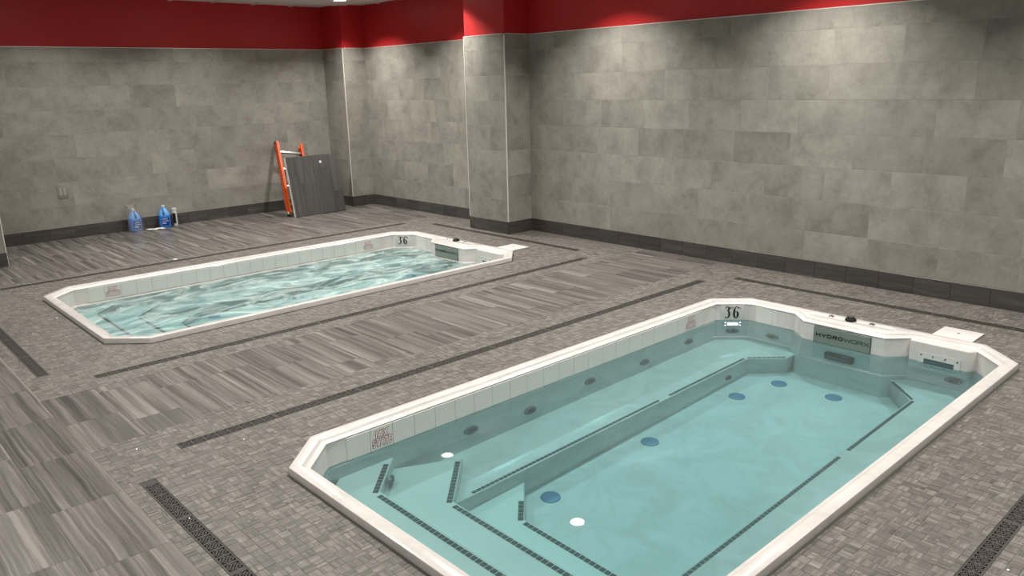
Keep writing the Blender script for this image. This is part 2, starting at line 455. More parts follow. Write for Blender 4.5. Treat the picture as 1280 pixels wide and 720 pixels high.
def csize(c):
    q = c[0]; x, y = (q[0]+q[1])/2, (q[2]+q[3])/2; p = proj((x, y, 0))
    if not (0 < p[0] < 1280 and 0 < p[1] < 720): return 0
    return (q[1]-q[0])*(q[3]-q[2])*CAMH/p[2]**3
chips.sort(key=lambda c: -csize(c))
for q, ua in chips[:300]:
    link('mosaic_tile', tile_mesh('mosaic_tile', q[1]-q[0]-0.0022, q[3]-q[2]-0.0022, 0.007, M_MOSAIC, ua), floor, ((q[0]+q[1])/2, (q[2]+q[3])/2, random.uniform(-0.0006, 0.0006)))
field('mosaic_field', [(rpoly(q, 0.0022), ua) for q, ua in chips[300:]], M_MOSAIC)

# ------------------------------------------------------------------ trench drains
PAT = ["############", "#...##.#...#", "#.##.##.##.#", "#.#.##.##..#", "###.#.##.###", "##.##.#.##.#",
       "#.##.#.##.##", "###.##.#.###", "#..##.##.#.#", "#.##.##.##.#", "#...#.##...#", "############"]
def grate_mesh(n):
    cw = 2*(DW-0.004)/12; bm = bmesh.new(); L = n*12*cw
    def bar(u0, u1, v0, v1): box(bm, u0, u1, v0, v1, -0.004, 0.0)
    for c in range(n):
        for i in range(12):
            run = None
            for j in range(13):
                solid = j < 12 and PAT[i][j] == '#'
                if solid and run is None: run = j
                if not solid and run is not None:
                    bar((c*12+i)*cw, (c*12+i+1)*cw, -6*cw+run*cw, -6*cw+j*cw); run = None
    return done(bm, 'grate'), L
for ax, c, a, b, lab in DR:
    root = empty('trench_drain', ((a, c, 0) if ax == 'x' else (c, a, 0)), None if ax == 'x' else (0, 0, math.pi/2))
    tag(root, lab, 'drain', 'trench drains round the pools')
    L = b-a
    link('channel', boxmesh('channel', 0.002, L-0.002, -DW+0.002, DW-0.002, -0.11, -0.02), root, mat=M_CHAN)
    bm = bmesh.new()
    for s in (-1, 1): box(bm, 0, L, s*DW-(0.0035 if s > 0 else 0), s*DW+(0.0035 if s < 0 else 0), -0.02, 0.0012)
    box(bm, 0, 0.004, -DW, DW, -0.02, 0.0012); box(bm, L-0.004, L, -DW, DW, -0.02, 0.0012)
    link('frame', done(bm, 'frame'), root, mat=M_DRAIN)
    near = max(1, 8)
    if near not in CACHE: CACHE[near] = grate_mesh(near)
    me, gl = CACHE[near]
    x = 0.006
    while x < L-0.05:
        if x+gl+0.02 <= L:
            link('grate', me, root, (x, 0, 0), mat=M_DRAIN)
            link('grate_bar', CACHE.setdefault('gb', boxmesh('grate_bar', 0, 0.018, -DW+0.004, DW-0.004, -0.004, 0)), root, (x+gl, 0, 0), mat=M_DRAIN)
            x += gl+0.018
        else:
            n = max(1, int((L-0.006-x)/(2*(DW-0.004))))
            m2, g2 = grate_mesh(n); link('grate', m2, root, (x, 0, 0), mat=M_DRAIN)
            if L-0.004-(x+g2) > 0.002: link('grate_bar', boxmesh('grate_bar', 0, L-0.004-x-g2, -DW+0.004, DW-0.004, -0.004, 0), root, (x+g2, 0, 0), mat=M_DRAIN)
            break

# ------------------------------------------------------------------ walls
ZR = [ZBASE+0.002]+[0.445+0.308*k for k in range(7)]+[ZTOP]           # tile courses
TT = 0.011
def tiled(parent, axis, plane, a, b, start, seed, view_only=True, full=0.612):
    """courses of tiles on a wall plane: axis 'x' = wall x=plane running along y, face towards -x; 'y' = wall y=plane, face towards -y"""
    rr = random.Random(seed)
    for ri in range(len(ZR)-1):
        z0, z1 = ZR[ri], ZR[ri+1]
        off = start[ri % len(start)]
        k0 = math.floor((a-off)/full)
        s = off+k0*full
        while s < b:
            u0, u1 = max(s, a), min(s+full, b); s += full
            if u1-u0 < 0.02: continue
            uc, zc = (u0+u1)/2, (z0+z1)/2
            pt = (plane, uc, zc) if axis == 'x' else (uc, plane, zc)
            if view_only:
                ends = [proj((plane, u, z) if axis == 'x' else (u, plane, z)) for u in (u0, u1) for z in (z0, z1)]
                if all(p[0] > 2100 for p in ends) or all(p[0] < -400 for p in ends) or all(p[1] < -250 for p in ends) or min(p[2] for p in ends) < 0.2: continue
            me = tile_mesh('wall_tile', u1-u0-0.0018, z1-z0-0.0018, TT, M_WALL, 'x', axis)
            link('wall_tile', me, parent, pt)
# backing walls (the tile face is the named plane; paint above sits a tile thickness back)
wr = tag(link('wall_right', boxmesh('wall_right', XR+0.0015, XR+0.25, YF, YB+0.2, -0.12, ZTOP), mat=M_WGROUT), 'long right wall of grey concrete look tiles under a red painted band', 'wall', kind='structure')
link('painted_band', boxmesh('painted_band', XR+TT, XR+0.25, YF, YB+0.2, ZTOP, ZC+0.05), wr, mat=M_RED)
wb = tag(link('wall_back', boxmesh('wall_back', XL, XR+TT, YB+0.0015, YB+0.25, -0.12, ZTOP), mat=M_WGROUT), 'far back wall of grey tiles with red band behind the jugs and ladder', 'wall', kind='structure')
link('painted_band', boxmesh('painted_band', XL, XR+TT, YB+TT, YB+0.25, ZTOP, ZC+0.05), wb, mat=M_RED)
tag(link('wall_left', boxmesh('wall_left', XL-0.2, XL, YF, YB+0.2, -0.12, ZC+0.05), mat=M_GREYP), 'plain grey side wall of the room outside the picture', 'wall', kind='structure')
tag(link('wall_front', boxmesh('wall_front', XL-0.2, XR+0.25, YF-0.2, YF, -0.12, ZC+0.05), mat=M_GREYP), 'plain grey wall of the room behind the camera', 'wall', kind='structure')
tiled(wr, 'x', XR, -0.6, 7.40, [3.30+0.306, 3.0, 3.45, 3.2, 3.14, 2.86, 3.45, 3.297], 1)
tiled(wr, 'x', XR, 8.17, 11.16, [0.2, 0.45, 0.05, 0.33], 2)
tiled(wb, 'y', YB, 1.71, 6.76, [0.1, 0.38, 0.22, 0.5, 0.31, 0.05, 0.44], 3)

def pilaster(name, x0, x1, y0, y1, label, starts, faces):
    o = tag(link(name, boxmesh(name, x0+0.0015 if 'x' in faces else x0, x1, y0+0.0015, y1, -0.1, ZTOP), mat=M_WGROUT), label, 'pilaster', kind='structure')
    link('painted_band', boxmesh('painted_band', x0+TT+0.004 if 'x' in faces else x0, x1-(TT+0.004 if 'X' in faces else 0), y0+TT+0.004, y1, ZTOP, ZC+0.05), o, mat=M_RED)
    if 'x' in faces: tiled(o, 'x', x0, y0, y1, starts[0], 5)
    if 'y' in faces: tiled(o, 'y', y0, x0, x1, starts[1], 6)
    return o
p1 = pilaster('wall_pilaster', 6.745, XR+TT, 7.40, 8.17, 'grey tiled wall pilaster with red top between the two pool bays', ([7.40, 7.70], [6.745, 6.6]), 'xy')
p2 = pilaster('wall_corner', 6.76, XR+TT, 11.16, YB+TT, 'narrow grey tiled corner pilaster behind the leaning dark panel', ([11.16-0.02, 11.3], [6.76, 6.55]), 'xy')
p3 = pilaster('wall_return', XL, 1.71, 10.36, YB+TT, 'grey tiled wall end at the left edge of the picture', ([0, 0], [1.1, 1.404]), 'y')

# metal edge trims
TR = [('trim_1', (XR-0.003, XR+TT+0.004, YF, 7.40, ZTOP-0.002, ZTOP+0.006)), ('trim_2', (XR-0.003, XR+TT+0.004, 8.17, 11.16, ZTOP-0.002, ZTOP+0.006)),
      ('trim_3', (1.71, 6.76, YB-0.003, YB+TT+0.004, ZTOP-0.002, ZTOP+0.006)),
      ('trim_4', (6.742, 6.745+TT+0.006, 7.397, 8.17, ZTOP-0.002, ZTOP+0.006)), ('trim_5', (6.742, XR, 7.397, 7.40+TT+0.006, ZTOP-0.002, ZTOP+0.006)),
      ('trim_6', (6.741, 6.752, 7.396, 7.407, ZBASE, ZTOP)), ('trim_7', (6.756, 6.767, 11.156, 11.167, ZBASE, ZTOP)),
      ('trim_8', (6.757, 6.76+TT+0.006, 11.157, YB, ZTOP-0.002, ZTOP+0.006)), ('trim_9', (6.757, XR, 11.157, 11.16+TT+0.006, ZTOP-0.002, ZTOP+0.006)),
      ('trim_10', (1.703, 1.714, 10.356, 10.367, 0, ZTOP)), ('trim_11', (6.741, 6.752, 8.162, 8.173, ZBASE, ZTOP))]
TL = ['thin bright metal trim on top of the long right wall tiles', 'thin bright trim on top of the wall tiles beyond the pilaster', 'thin pale trim on top of the back wall tiles',
      'bright trim on top of the lit pilaster face', 'thin trim on top of the shaded pilaster face', 'bright vertical corner trim on the wall pilaster', 'bright vertical corner trim on the corner pilaster beside the dark panel',
      'thin trim on top of the shaded corner pilaster face', 'thin trim on top of the lit corner pilaster face', 'vertical corner trim of the wall end at left picture edge', 'vertical trim at the hidden rear edge of the pilaster']
for (n, b), lab in zip(TR, TL):
    tag(link(n, boxmesh(n, *b), mat=M_TRIM), lab, 'trim', kind='structure')

# baseboards of dark veined tile
def baseboard(name, axis, plane, a, b, label, off=0.0, L=0.305):
    P = 0.006
    bx = (plane-P+TT-0.001, plane+TT, a, b, -0.01, ZBASE-0.004) if axis == 'x' else (a, b, plane-P+TT-0.001, plane+TT, -0.01, ZBASE-0.004)
    o = tag(link(name, boxmesh(name, *bx), mat=M_GROUT), label, 'baseboard', kind='structure')
    s = a+off-L if off else a
    while s < b:
        u0, u1 = max(s, a), min(s+L, b); s += L
        if u1-u0 < 0.01: continue
        pt = (plane-P, (u0+u1)/2, ZBASE/2-0.002) if axis == 'x' else ((u0+u1)/2, plane-P, ZBASE/2-0.002)
        q = proj(pt)
        if not (-400 < q[0] < 2300): continue
        link('base_tile', tile_mesh('base_tile', u1-u0-0.002, ZBASE-0.004, TT, M_BASE, 'x', axis), o, pt)
baseboard('baseboard_right', 'x', XR, -0.6, 7.40, 'dark veined tile baseboard along the long right wall', 0.11)
baseboard('baseboard_far', 'x', XR, 8.17, 11.16, 'dark tile baseboard between the pilaster and the corner', 0.2)
baseboard('baseboard_back', 'y', YB, 1.71, 6.76, 'dark tile baseboard along the back wall behind the jugs', 0.15)
baseboard('baseboard_pilaster', 'x', 6.745, 7.394, 8.17, 'dark tile baseboard on the lit face of the pilaster', 0.1)
baseboard('baseboard_side', 'y', 7.40, 6.739, XR, 'dark tile baseboard on the shaded face of the pilaster', 0.25)
baseboard('baseboard_corner', 'x', 6.76, 11.154, YB, 'dark tile baseboard on the shaded side of the corner pilaster', 0.3)
baseboard('baseboard_corner_front', 'y', 11.16, 6.754, XR, 'dark tile baseboard on the lit front of the corner pilaster', 0.25)
baseboard('baseboard_left', 'y', 10.36, -0.2, 1.71, 'dark tile baseboard of the wall end at left picture edge', 0.2)

# ceiling
ce = tag(link('ceiling', boxmesh('ceiling', XL-0.2, XR+0.25, YF-0.2, YB+0.25, ZC+0.012, ZC+0.1), mat=M_CEIL), 'white acoustic tile ceiling', 'ceiling', kind='structure')
TI = 0.61
ctm = boxmesh('ceiling_tile', -TI/2+0.013, TI/2-0.013, -TI/2+0.013, TI/2-0.013, -0.004, 0.012, 0.003, 1)
gm = bmesh.new()
GX0, GY0 = XR-0.305-6*TI-0.0, YB-0.47-5*TI
for i in range(8): box(gm, GX0+i*TI-0.012, GX0+i*TI+0.012, GY0, YB+TT, ZC-0.004, ZC+0.012)
for j in range(7): box(gm, GX0, XR+TT, GY0+j*TI-0.012, GY0+j*TI+0.012, ZC-0.0045, ZC+0.011)
link('ceiling_grid', done(gm, 'ceiling_grid'), ce, mat=M_GRID)
for i in range(6):
    for j in range(5):
        link('ceiling_tile', ctm, ce, (GX0+(i+0.5)*TI, GY0+(j+0.5)*TI, ZC), mat=M_CEIL)

# recessed downlights
bm = bmesh.new(); lathe(bm, [(0.118, 0), (0.118, -0.006), (0.108, -0.010), (0.094, -0.008), (0.086, 0.004)], 28, cap0=False, cap1=False); m_ring = done(bm, 'trim_ring', True)
bm = bmesh.new(); lathe(bm, [(0.0005, 0.0), (0.09, 0.0)], 28, cap0=True, cap1=False); m_lens = done(bm, 'lens')
for i, (x, y) in enumerate(LAMP_XY):
    r = tag(empty('downlight', (x, y, ZC-0.007)), 'lit downlight at the top picture edge above the corner pilaster' if x > 6 and y > 10 else 'lit recessed ceiling downlight beyond the top of the picture', 'downlight', 'recessed ceiling downlights')
    link('trim_ring', m_ring, r, (0, 0, 0), mat=M_GRID); link('lens', m_lens, r, (0, 0, 0.001), mat=M_LAMP)
    ld = bpy.data.lights.new('downlight_lamp', 'AREA'); ld.shape = 'DISK'; ld.size = 0.17
    ld.energy = LAMP_W*(1.3 if x > 6 else 1.0); ld.color = LAMP_COL; ld.spread = math.radians(119 if x > 6 else 132)
    ld.cycles.is_caustics_light = True
    lo = bpy.data.objects.new('downlight_lamp', ld); C.objects.link(lo); lo.parent = r; lo.location = (0, 0, -0.012)

# ------------------------------------------------------------------ lettering helpers
def ribbon(bm, pts, wd, z=0.0, t=0.0012, cubic=True, n=6, origin=(0, 0)):
    """stroke of varying width in the u,v plane"""
    wd = [x*1.3 for x in wd] if isinstance(wd, (list, tuple)) else [wd]*len(pts)
    P, W = [], []
    if cubic and len(pts) > 2:
        for i in range(len(pts)-1):
            p0, p1, p2, p3 = pts[max(i-1, 0)], pts[i], pts[i+1], pts[min(i+2, len(pts)-1)]
            for s in range(n):
                q = s/n
                P.append([0.5*((2*p1[k])+(-p0[k]+p2[k])*q+(2*p0[k]-5*p1[k]+4*p2[k]-p3[k])*q*q+(-p0[k]+3*p1[k]-3*p2[k]+p3[k])*q**3) for k in (0, 1)]); W.append(wd[i]*(1-q)+wd[i+1]*q)
        P.append(list(pts[-1])); W.append(wd[-1])
    else: P, W = [list(p) for p in pts], list(wd)
    L, R = [], []
    for i, p in enumerate(P):
        a, b = P[max(i-1, 0)], P[min(i+1, len(P)-1)]
        dx, dy = b[0]-a[0], b[1]-a[1]; m = math.hypot(dx, dy) or 1
        if not cubic and 0 < i < len(P)-1:
            e1 = Vector((p[0]-a[0], p[1]-a[1])).normalized(); e2 = Vector((b[0]-p[0], b[1]-p[1])).normalized()
            k = 1/max(0.45, math.sqrt(max(0.01, (1+e1.dot(e2))/2)))
        else: k = 1
        nx, ny = -dy/m*W[i]/2*k, dx/m*W[i]/2*k
        L.append((p[0]+nx+origin[0], p[1]+ny+origin[1], z)); R.append((p[0]-nx+origin[0], p[1]-ny+origin[1], z))
    top = [(bm.verts.new(a), bm.verts.new(b)) for a, b in zip(L, R)]
    bot = [(bm.verts.new((a[0], a[1], z-t)), bm.verts.new((b[0], b[1], z-t))) for a, b in zip(L, R)]
    for i in range(len(P)-1):
        bm.faces.new((top[i][0], top[i][1], top[i+1][1], top[i+1][0]))
        bm.faces.new((top[i][0], top[i+1][0], bot[i+1][0], bot[i][0])); bm.faces.new((top[i][1], bot[i][1], bot[i+1][1], top[i+1][1]))
def text_mesh(name, s, size, off, z, shear=0.0, wide=1.0):
    cu = bpy.data.curves.new(name, 'FONT'); cu.body = s; cu.size = size; cu.offset = off; cu.extrude = 0.0004; cu.shear = shear
    cu.align_x = 'CENTER'; cu.align_y = 'CENTER'; cu.resolution_u = 3; cu.space_character = 1.14 if len(s) > 2 else 1.0
    ob = bpy.data.objects.new(name, cu); C.objects.link(ob)
    dg = bpy.context.evaluated_depsgraph_get(); me = bpy.data.meshes.new_from_object(ob.evaluated_get(dg))
    bpy.data.objects.remove(ob); bpy.data.curves.remove(cu)
    me.name = name; me.materials.clear()
    for v in me.vertices: v.co.x *= wide; v.co.z += z
    return me
def frame_mat(o, u, v, n):
    """matrix that carries (u, v, n) axes to the world"""
    u, v, n = Vector(u), Vector(v), Vector(n)
    return Matrix(((u.x, v.x, n.x, o[0]), (u.y, v.y, n.y, o[1]), (u.z, v.z, n.z, o[2]), (0, 0, 0, 1)))
def join_meshes(name, parts):
    bm = bmesh.new()
    for me, mat in parts:
        b2 = bmesh.new(); b2.from_mesh(me); bmesh.ops.transform(b2, matrix=mat, verts=b2.verts)
        tmp = bpy.data.meshes.new('tmp'); b2.to_mesh(tmp); b2.free(); bm.from_mesh(tmp); bpy.data.meshes.remove(tmp)
    me = bpy.data.meshes.new(name); bm.to_mesh(me); bm.free(); return me
def set_local(o, m): o.matrix_local = m

# digits of the depth marker: condensed bold serif
def depth_marker():
    bm = bmesh.new()
    ribbon(bm, [(-0.0125, 0.034), (-0.010, 0.044), (-0.001, 0.048), (0.008, 0.043), (0.010, 0.033), (0.006, 0.021), (-0.003, 0.0145)], [0.006, 0.005, 0.004, 0.009, 0.012, 0.009, 0.003], origin=(-0.031, 0))
    ribbon(bm, [(-0.003, 0.0145), (0.007, 0.009), (0.012, -0.006), (0.012, -0.022), (0.007, -0.038), (-0.003, -0.046), (-0.012, -0.042), (-0.013, -0.034)], [0.003, 0.008, 0.012, 0.012, 0.009, 0.004, 0.006, 0.008], origin=(-0.031, 0))
    ribbon(bm, [(0.013, 0.041), (0.007, 0.048), (-0.001, 0.047), (-0.008, 0.036), (-0.012, 0.018), (-0.0135, -0.004), (-0.012, -0.026), (-0.007, -0.041), (0.001, -0.047), (0.009, -0.040), (0.0125, -0.024), (0.012, -0.006), (0.007, 0.006), (0.0, 0.009), (-0.008, 0.002), (-0.0115, -0.010)],
           [0.007, 0.005, 0.004, 0.007, 0.011, 0.012, 0.012, 0.009, 0.004, 0.008, 0.012, 0.012, 0.007, 0.004, 0.004, 0.002], origin=(0.028, 0))
    a = bpy.data.meshes.new('d'); bm.to_mesh(a); bm.free()
    return a
MARK = depth_marker()
MARK_S = join_meshes('ft_in', [(text_mesh('ft', 'FT', 0.022, 0.0004, 0), Matrix.Translation((-0.0005, 0.038, 0))), (text_mesh('in', 'IN', 0.021, 0.0003, 0), Matrix.Translation((0.049, 0.038, 0)))])

def wide_letter(bm, ch, x, wd, h, st):
    a, b = x+st/2, x+wd-st/2; t, d = h/2-st/2, -h/2+st/2; r = 0.22*h
    R = lambda p, c=False: ribbon(bm, p, st, cubic=c)
    if ch == 'H': R([(a, h/2), (a, -h/2)]); R([(b, h/2), (b, -h/2)]); R([(a, 0), (b, 0)])
    if ch == 'Y': R([(a, h/2), (a+0.2*(b-a), 0.0), (b-0.2*(b-a), 0.0), (b, h/2)]); R([((a+b)/2, 0), ((a+b)/2, -h/2)])
    if ch == 'D': R([(a, t), (b-r, t), (b, t-r), (b, d+r), (b-r, d), (a, d)]); R([(a, h/2), (a, -h/2)])
    if ch == 'R': R([(a, -h/2), (a, t), (b-r, t), (b, t-r*0.6), (b, 0.12*h), (b-r, -0.02*h), (a, -0.02*h)]); R([(a+0.55*(b-a), -0.02*h), (b, -h/2)])
    if ch == 'O': R([((a+b)/2, t), (b-r, t), (b, t-r), (b, d+r), (b-r, d), (a+r, d), (a, d+r), (a, t-r), (a+r, t), ((a+b)/2, t)])
    if ch == 'W': R([(a, h/2), (a+0.25*(b-a), -h/2+st/3), ((a+b)/2, h*0.25), (b-0.25*(b-a), -h/2+st/3), (b, h/2)])
    if ch == 'X': R([(a, h/2), (b, -h/2)]); R([(a, -h/2), (b, h/2)])
def badge_letters():
    bm = bmesh.new(); x = -0.205
    for ch in 'HYDRO': wide_letter(bm, ch, x, 0.038, 0.030, 0.0078); x += 0.0445
    for ch in 'WORX': wide_letter(bm, ch, x, 0.043 if ch != 'W' else 0.052, 0.030, 0.0038); x += 0.0478 if ch != 'W' else 0.055
    me = bpy.data.meshes.new('badge_letters'); bm.to_mesh(me); bm.free(); return me
BADGE = badge_letters()

# ------------------------------------------------------------------ pools
ZRIM = 0.045
RIN = [(1.885, 1.395), (5.665, 1.395), (5.905, 1.63), (5.902, 2.068), (5.748, 2.214), (5.755, 2.82), (5.895, 2.966), (5.905, 3.415), (5.69, 3.64), (1.885, 3.64), (1.66, 3.425), (1.66, 1.62)]
ZA, ZB_, ZBEN, ZCT, ZFL = -0.30, -0.45, -0.60, -0.75, -0.92

def jet(parent, loc, nrm, r=0.058, name='jet'):
    bm = bmesh.new(); lathe(bm, [(r, -0.004), (r, 0.006), (r*0.86, 0.012), (r*0.62, 0.012), (r*0.58, 0.004)], 20, cap0=False, cap1=False)
    o = link(name, done(bm, name, True), parent, mat=M_JETR)
    n = Vector(nrm).normalized(); q = n.to_track_quat('Z', 'Y'); o.location = loc; o.rotation_mode = 'QUATERNION'; o.rotation_quaternion = q
    bm = bmesh.new(); lathe(bm, [(r*0.6, 0.004), (r*0.5, 0.003), (r*0.42, 0.009), (r*0.2, 0.012), (r*0.16, 0.004)], 16)
    link('nozzle', done(bm, 'nozzle', True), o, mat=M_JET)
def strip(parent, a, b, z, w=0.034, pitch=0.034):
    a, b = Vector(a), Vector(b); d = (b-a); L = d.length; d.normalize(); n = Vector((-d.y, d.x, 0))
    bm = bmesh.new(); k = max(1, int(L/pitch)); p = L/k
    for i in range(k):
        u0, u1 = i*p+0.0025, (i+1)*p-0.0025
        prism(bm, [(a+d*u0-n*w/2)[:2], (a+d*u1-n*w/2)[:2], (a+d*u1+n*w/2)[:2], (a+d*u0+n*w/2)[:2]], z-0.004, z+0.003)
    return tag(link('nosing_strip', done(bm, 'nosing_strip'), parent, mat=M_DTILE), kind='stuff')

def make_pool(dy, zw, label, wlabel, foam, lid_label):
    root = empty('therapy_pool', (0, dy, 0)); tag(root, label, 'pool', 'twin sunken hydrotherapy pools')
    # rim
    bm = bmesh.new(); L = lambda P, z: [(x, y, z) for x, y in P]
    mid = [((a[0]+b[0])/2, (a[1]+b[1])/2) for a, b in zip(OUT, RIN)]
    rings(bm, [L(OUT, -0.03), L(OUT, ZRIM), L(mid, ZRIM), L(RIN, ZRIM), L(offset_poly(RIN, 0.006), 0.034), L(offset_poly(RIN, 0.014), 0.025), L(offset_poly(RIN, 0.036), 0.0205), L(offset_poly(RIN, 0.040), 0.014), L(offset_poly(RIN, 0.033), 0.010)])
    link('rim', done(bm, 'rim', True, 0.005, 3, 0.6), root, mat=M_ACR)
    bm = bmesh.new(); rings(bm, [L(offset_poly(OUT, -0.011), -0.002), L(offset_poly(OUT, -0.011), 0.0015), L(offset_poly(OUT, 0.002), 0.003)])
    link('sealant_shadow_ring', done(bm, 'sealant_shadow_ring'), root, mat=plain('dark_sealant_and_shade', (0.05, 0.046, 0.043), 0.6))  # dark ring paints caulk and the shadow line under the rim together
    # inner wall
    W1 = offset_poly(RIN, 0.034); W2 = offset_poly(RIN, 0.046); W3 = offset_poly(RIN, 0.085)
    bm = bmesh.new()
    rings(bm, [L(offset_poly(RIN, 0.033), 0.0102), L(W1, 0.008), L(W1, -0.14), L(W2, -0.152), L(W2, -0.20), L(W3, ZFL)], False, True)
    link('shell', done(bm, 'shell', True, 0.006, 2, 0.25), root, mat=M_ACR)
    # steps and benches
    def solid(name, poly, z, mat=M_ACR):
        bm = bmesh.new(); prism(bm, poly, ZFL-0.01, z); return link(name, done(bm, name, True, 0.012, 3, 0.4), root, mat=mat)
    xi, yn, yf = 1.685, 1.42, 3.615
    solid('step', [(xi, 1.70), (1.97, yn), (2.34, yn), (2.04, 1.72), (2.04, 3.315), (2.34, yf), (1.97, yf), (xi, 3.34)], ZA, M_TREAD)
    solid('step', [(2.02, 1.6), (2.3, yn+0.02), (2.68, 1.62), (2.335, 1.97), (2.335, 3.06), (2.68, 3.40), (2.3, yf-0.02), (2.02, 3.43)], ZB_, M_TREAD)
    solid('step', [(2.32, 1.80), (2.9, 1.80), (2.66, 2.14), (2.66, 2.85), (2.98, 3.18), (2.32, 3.18)], ZCT, M_TREAD)
    solid('bench', [(2.30, 3.13), (5.41, 3.13), (5.63, 2.905), (5.80, 2.905), (5.86, 3.0), (5.86, 3.39), (5.66, yf), (2.30, yf)], ZBEN)
    solid('bench', [(2.30, 1.895), (2.30, yn), (5.64, yn), (5.86, 1.66), (5.86, 2.04), (5.74, 2.15), (5.46, 1.895)], ZBEN)
    # nosing strips of small dark tiles
    for a, b, z in (((2.235, 3.545), (2.008, 3.315), ZA), ((2.008, 3.28), (2.008, 1.75), ZA), ((2.008, 1.72), (2.235, 1.49), ZA),
                    ((2.63, 3.385), (2.305, 3.06), ZB_), ((2.305, 3.02), (2.305, 2.0), ZB_), ((2.305, 1.975), (2.63, 1.65), ZB_),
                    ((2.77, 2.99), (2.632, 2.85), ZCT), ((2.632, 2.82), (2.632, 2.17), ZCT), ((2.632, 2.14), (2.77, 2.0), ZCT),
                    ((2.54, 3.152), (4.28, 3.152), ZBEN), ((4.40, 3.152), (5.40, 3.152), ZBEN), ((5.43, 3.142), (5.645, 2.925), ZBEN),
                    ((2.70, 1.872), (4.36, 1.872), ZBEN), ((4.47, 1.872), (5.46, 1.872), ZBEN), ((5.48, 1.885), (5.71, 2.115), ZBEN)):
        strip(root, (*a, 0), (*b, 0), z, 0.022 if z == ZBEN else 0.03)
    # waterline tiles
    tm = boxmesh('waterline_tile', -0.0765, 0.0765, -0.003, 0.004, -0.073, 0.073, 0.002, 1)
    yt = 3.602
    for i in range(22): link('waterline_tile', tm, root, (2.02+0.0775+i*0.1548, yt, -0.064), mat=M_PTILE)
    for i in range(2): link('waterline_tile', tm, root, (5.868, 3.262-i*0.157, -0.064), (0, 0, -math.pi/2), mat=M_PTILE)
    # far chamfer: depth marker panel
    ca, cb = Vector((W1[8][0], W1[8][1], 0)), Vector((W1[7][0], W1[7][1], 0))
    u = (cb-ca).normalized(); n = Vector((-u.y, u.x, 0))
    if n.y > 0: n = -n
    cm = (ca+cb)/2
    pan = boxmesh('marker_panel', -0.10, 0.10, -0.078, 0.072, -0.006, 0.004, 0.003, 2)
    mp = link('marker_panel', pan, root, mat=M_ACR); set_local(mp, frame_mat((cm.x, cm.y, -0.062), u, (0, 0, 1), n))
    o = link('depth_numerals', MARK, mp, (-0.006, 0.005, 0.0052), mat=M_INK); o.scale = (1.22, 1.05, 1); o = link('depth_units', MARK_S, mp, (-0.006, 0.005, 0.0052), mat=M_INK); o.scale = (1.22, 1.05, 1)
    # school lettering on two waterline tiles
    for xx in (2.252, 5.30):
        t = empty('school_mark', (0, 0, 0)); t.parent = root; set_local(t, frame_mat((xx, yt-0.0035, -0.062), (1, 0, 0), (0, 0, 1), (0, -1, 0)))
        for s, vy, sz in (('JAX', 0.024, 0.064), ('STATE', -0.025, 0.064)):
            wide = 0.76 if s == 'JAX' else 0.66
            link('red_outline', text_mesh('red_outline', s, sz, 0.0048, 0.0002, 0.0, wide), t, (0, vy, 0), mat=M_REDINK)
            link('white_letters', text_mesh('white_letters', s, sz, 0.0008, 0.0012, 0.0, wide), t, (0, vy, 0), mat=M_WINK)
    # console: badge, knob, buttons, underwater light
    xf = 5.712
    bd = link('badge', boxmesh('badge', -0.223, 0.223, -0.073, 0.073, -0.004, 0.003, 0.002, 1), root, mat=M_BLACK)
    set_local(bd, frame_mat((xf, 2.517, -0.068), (0, -1, 0), (0, 0, 1), (-1, 0, 0)))
    link('badge_face', boxmesh('badge_face', -0.219, 0.219, -0.069, 0.069, 0.001, 0.0045, 0.001, 1), bd, mat=M_SAGE)
    link('badge_letters', BADGE, bd, (0.002, 0.008, 0.0062), mat=M_INK)
    bm = bmesh.new(); sl = [(5.86+0.048*math.cos(a), (2.235 if a > math.pi else 2.815)+0.048*math.sin(a)) for a in [math.pi*i/8 for i in range(17)]]
    sl = [(x, y) for x, y in sl]; rings(bm, [[(x, y, ZRIM-0.001) for x, y in offset_poly(sl, -0.006)], [(x, y, ZRIM+0.003) for x, y in offset_poly(sl, -0.003)], [(x, y, ZRIM+0.003) for x, y in sl], [(x, y, ZRIM+0.001) for x, y in offset_poly(sl, 0.004)]], False, True)
    link('control_plate', done(bm, 'control_plate', True), root, mat=M_ACR)
    bm = bmesh.new(); lathe(bm, [(0.042, 0), (0.042, 0.012), (0.038, 0.02), (0.03, 0.022), (0.028, 0.03), (0.018, 0.033)], 20)
    kb = link('control_knob', done(bm, 'control_knob', True), root, (5.88, 2.533, ZRIM+0.001), mat=M_BLACK)
    bm = bmesh.new(); lathe(bm, [(0.014, 0.033), (0.012, 0.036)], 14); link('knob_cap', done(bm, 'knob_cap', True), kb, mat=M_CHROME)
    for yy in (2.69, 2.37):
        bm = bmesh.new(); lathe(bm, [(0.022, 0), (0.022, 0.004), (0.017, 0.007)], 18); bt = link('button', done(bm, 'button', True), root, (5.885, yy, ZRIM+0.001), mat=M_CHROME)
        bm = bmesh.new(); lathe(bm, [(0.015, 0.006), (0.013, 0.010)], 16); link('button_cap', done(bm, 'button_cap', True), bt, mat=M_JET)
    bm = bmesh.new(); box(bm, -0.115, 0.115, -0.075, 0.075, -0.02, 0.05)
    lt = link('underwater_housing', done(bm, 'underwater_housing', True, 0.028, 4), root, mat=M_BLACK)
    set_local(lt, frame_mat((xf-0.005, 2.515, -0.36), (0, -1, 0), (0, 0, 1), (-1, 0, 0)))
    link('housing_slot', boxmesh('housing_slot', -0.07, 0.07, -0.02, 0.02, 0.045, 0.053, 0.003, 1), lt, mat=M_JET)
    # skimmer bay on the end wall
    bm = bmesh.new(); pts = [(5.91, 2.075), (5.80, 2.055), (5.79, 1.655), (5.86, 1.615)]
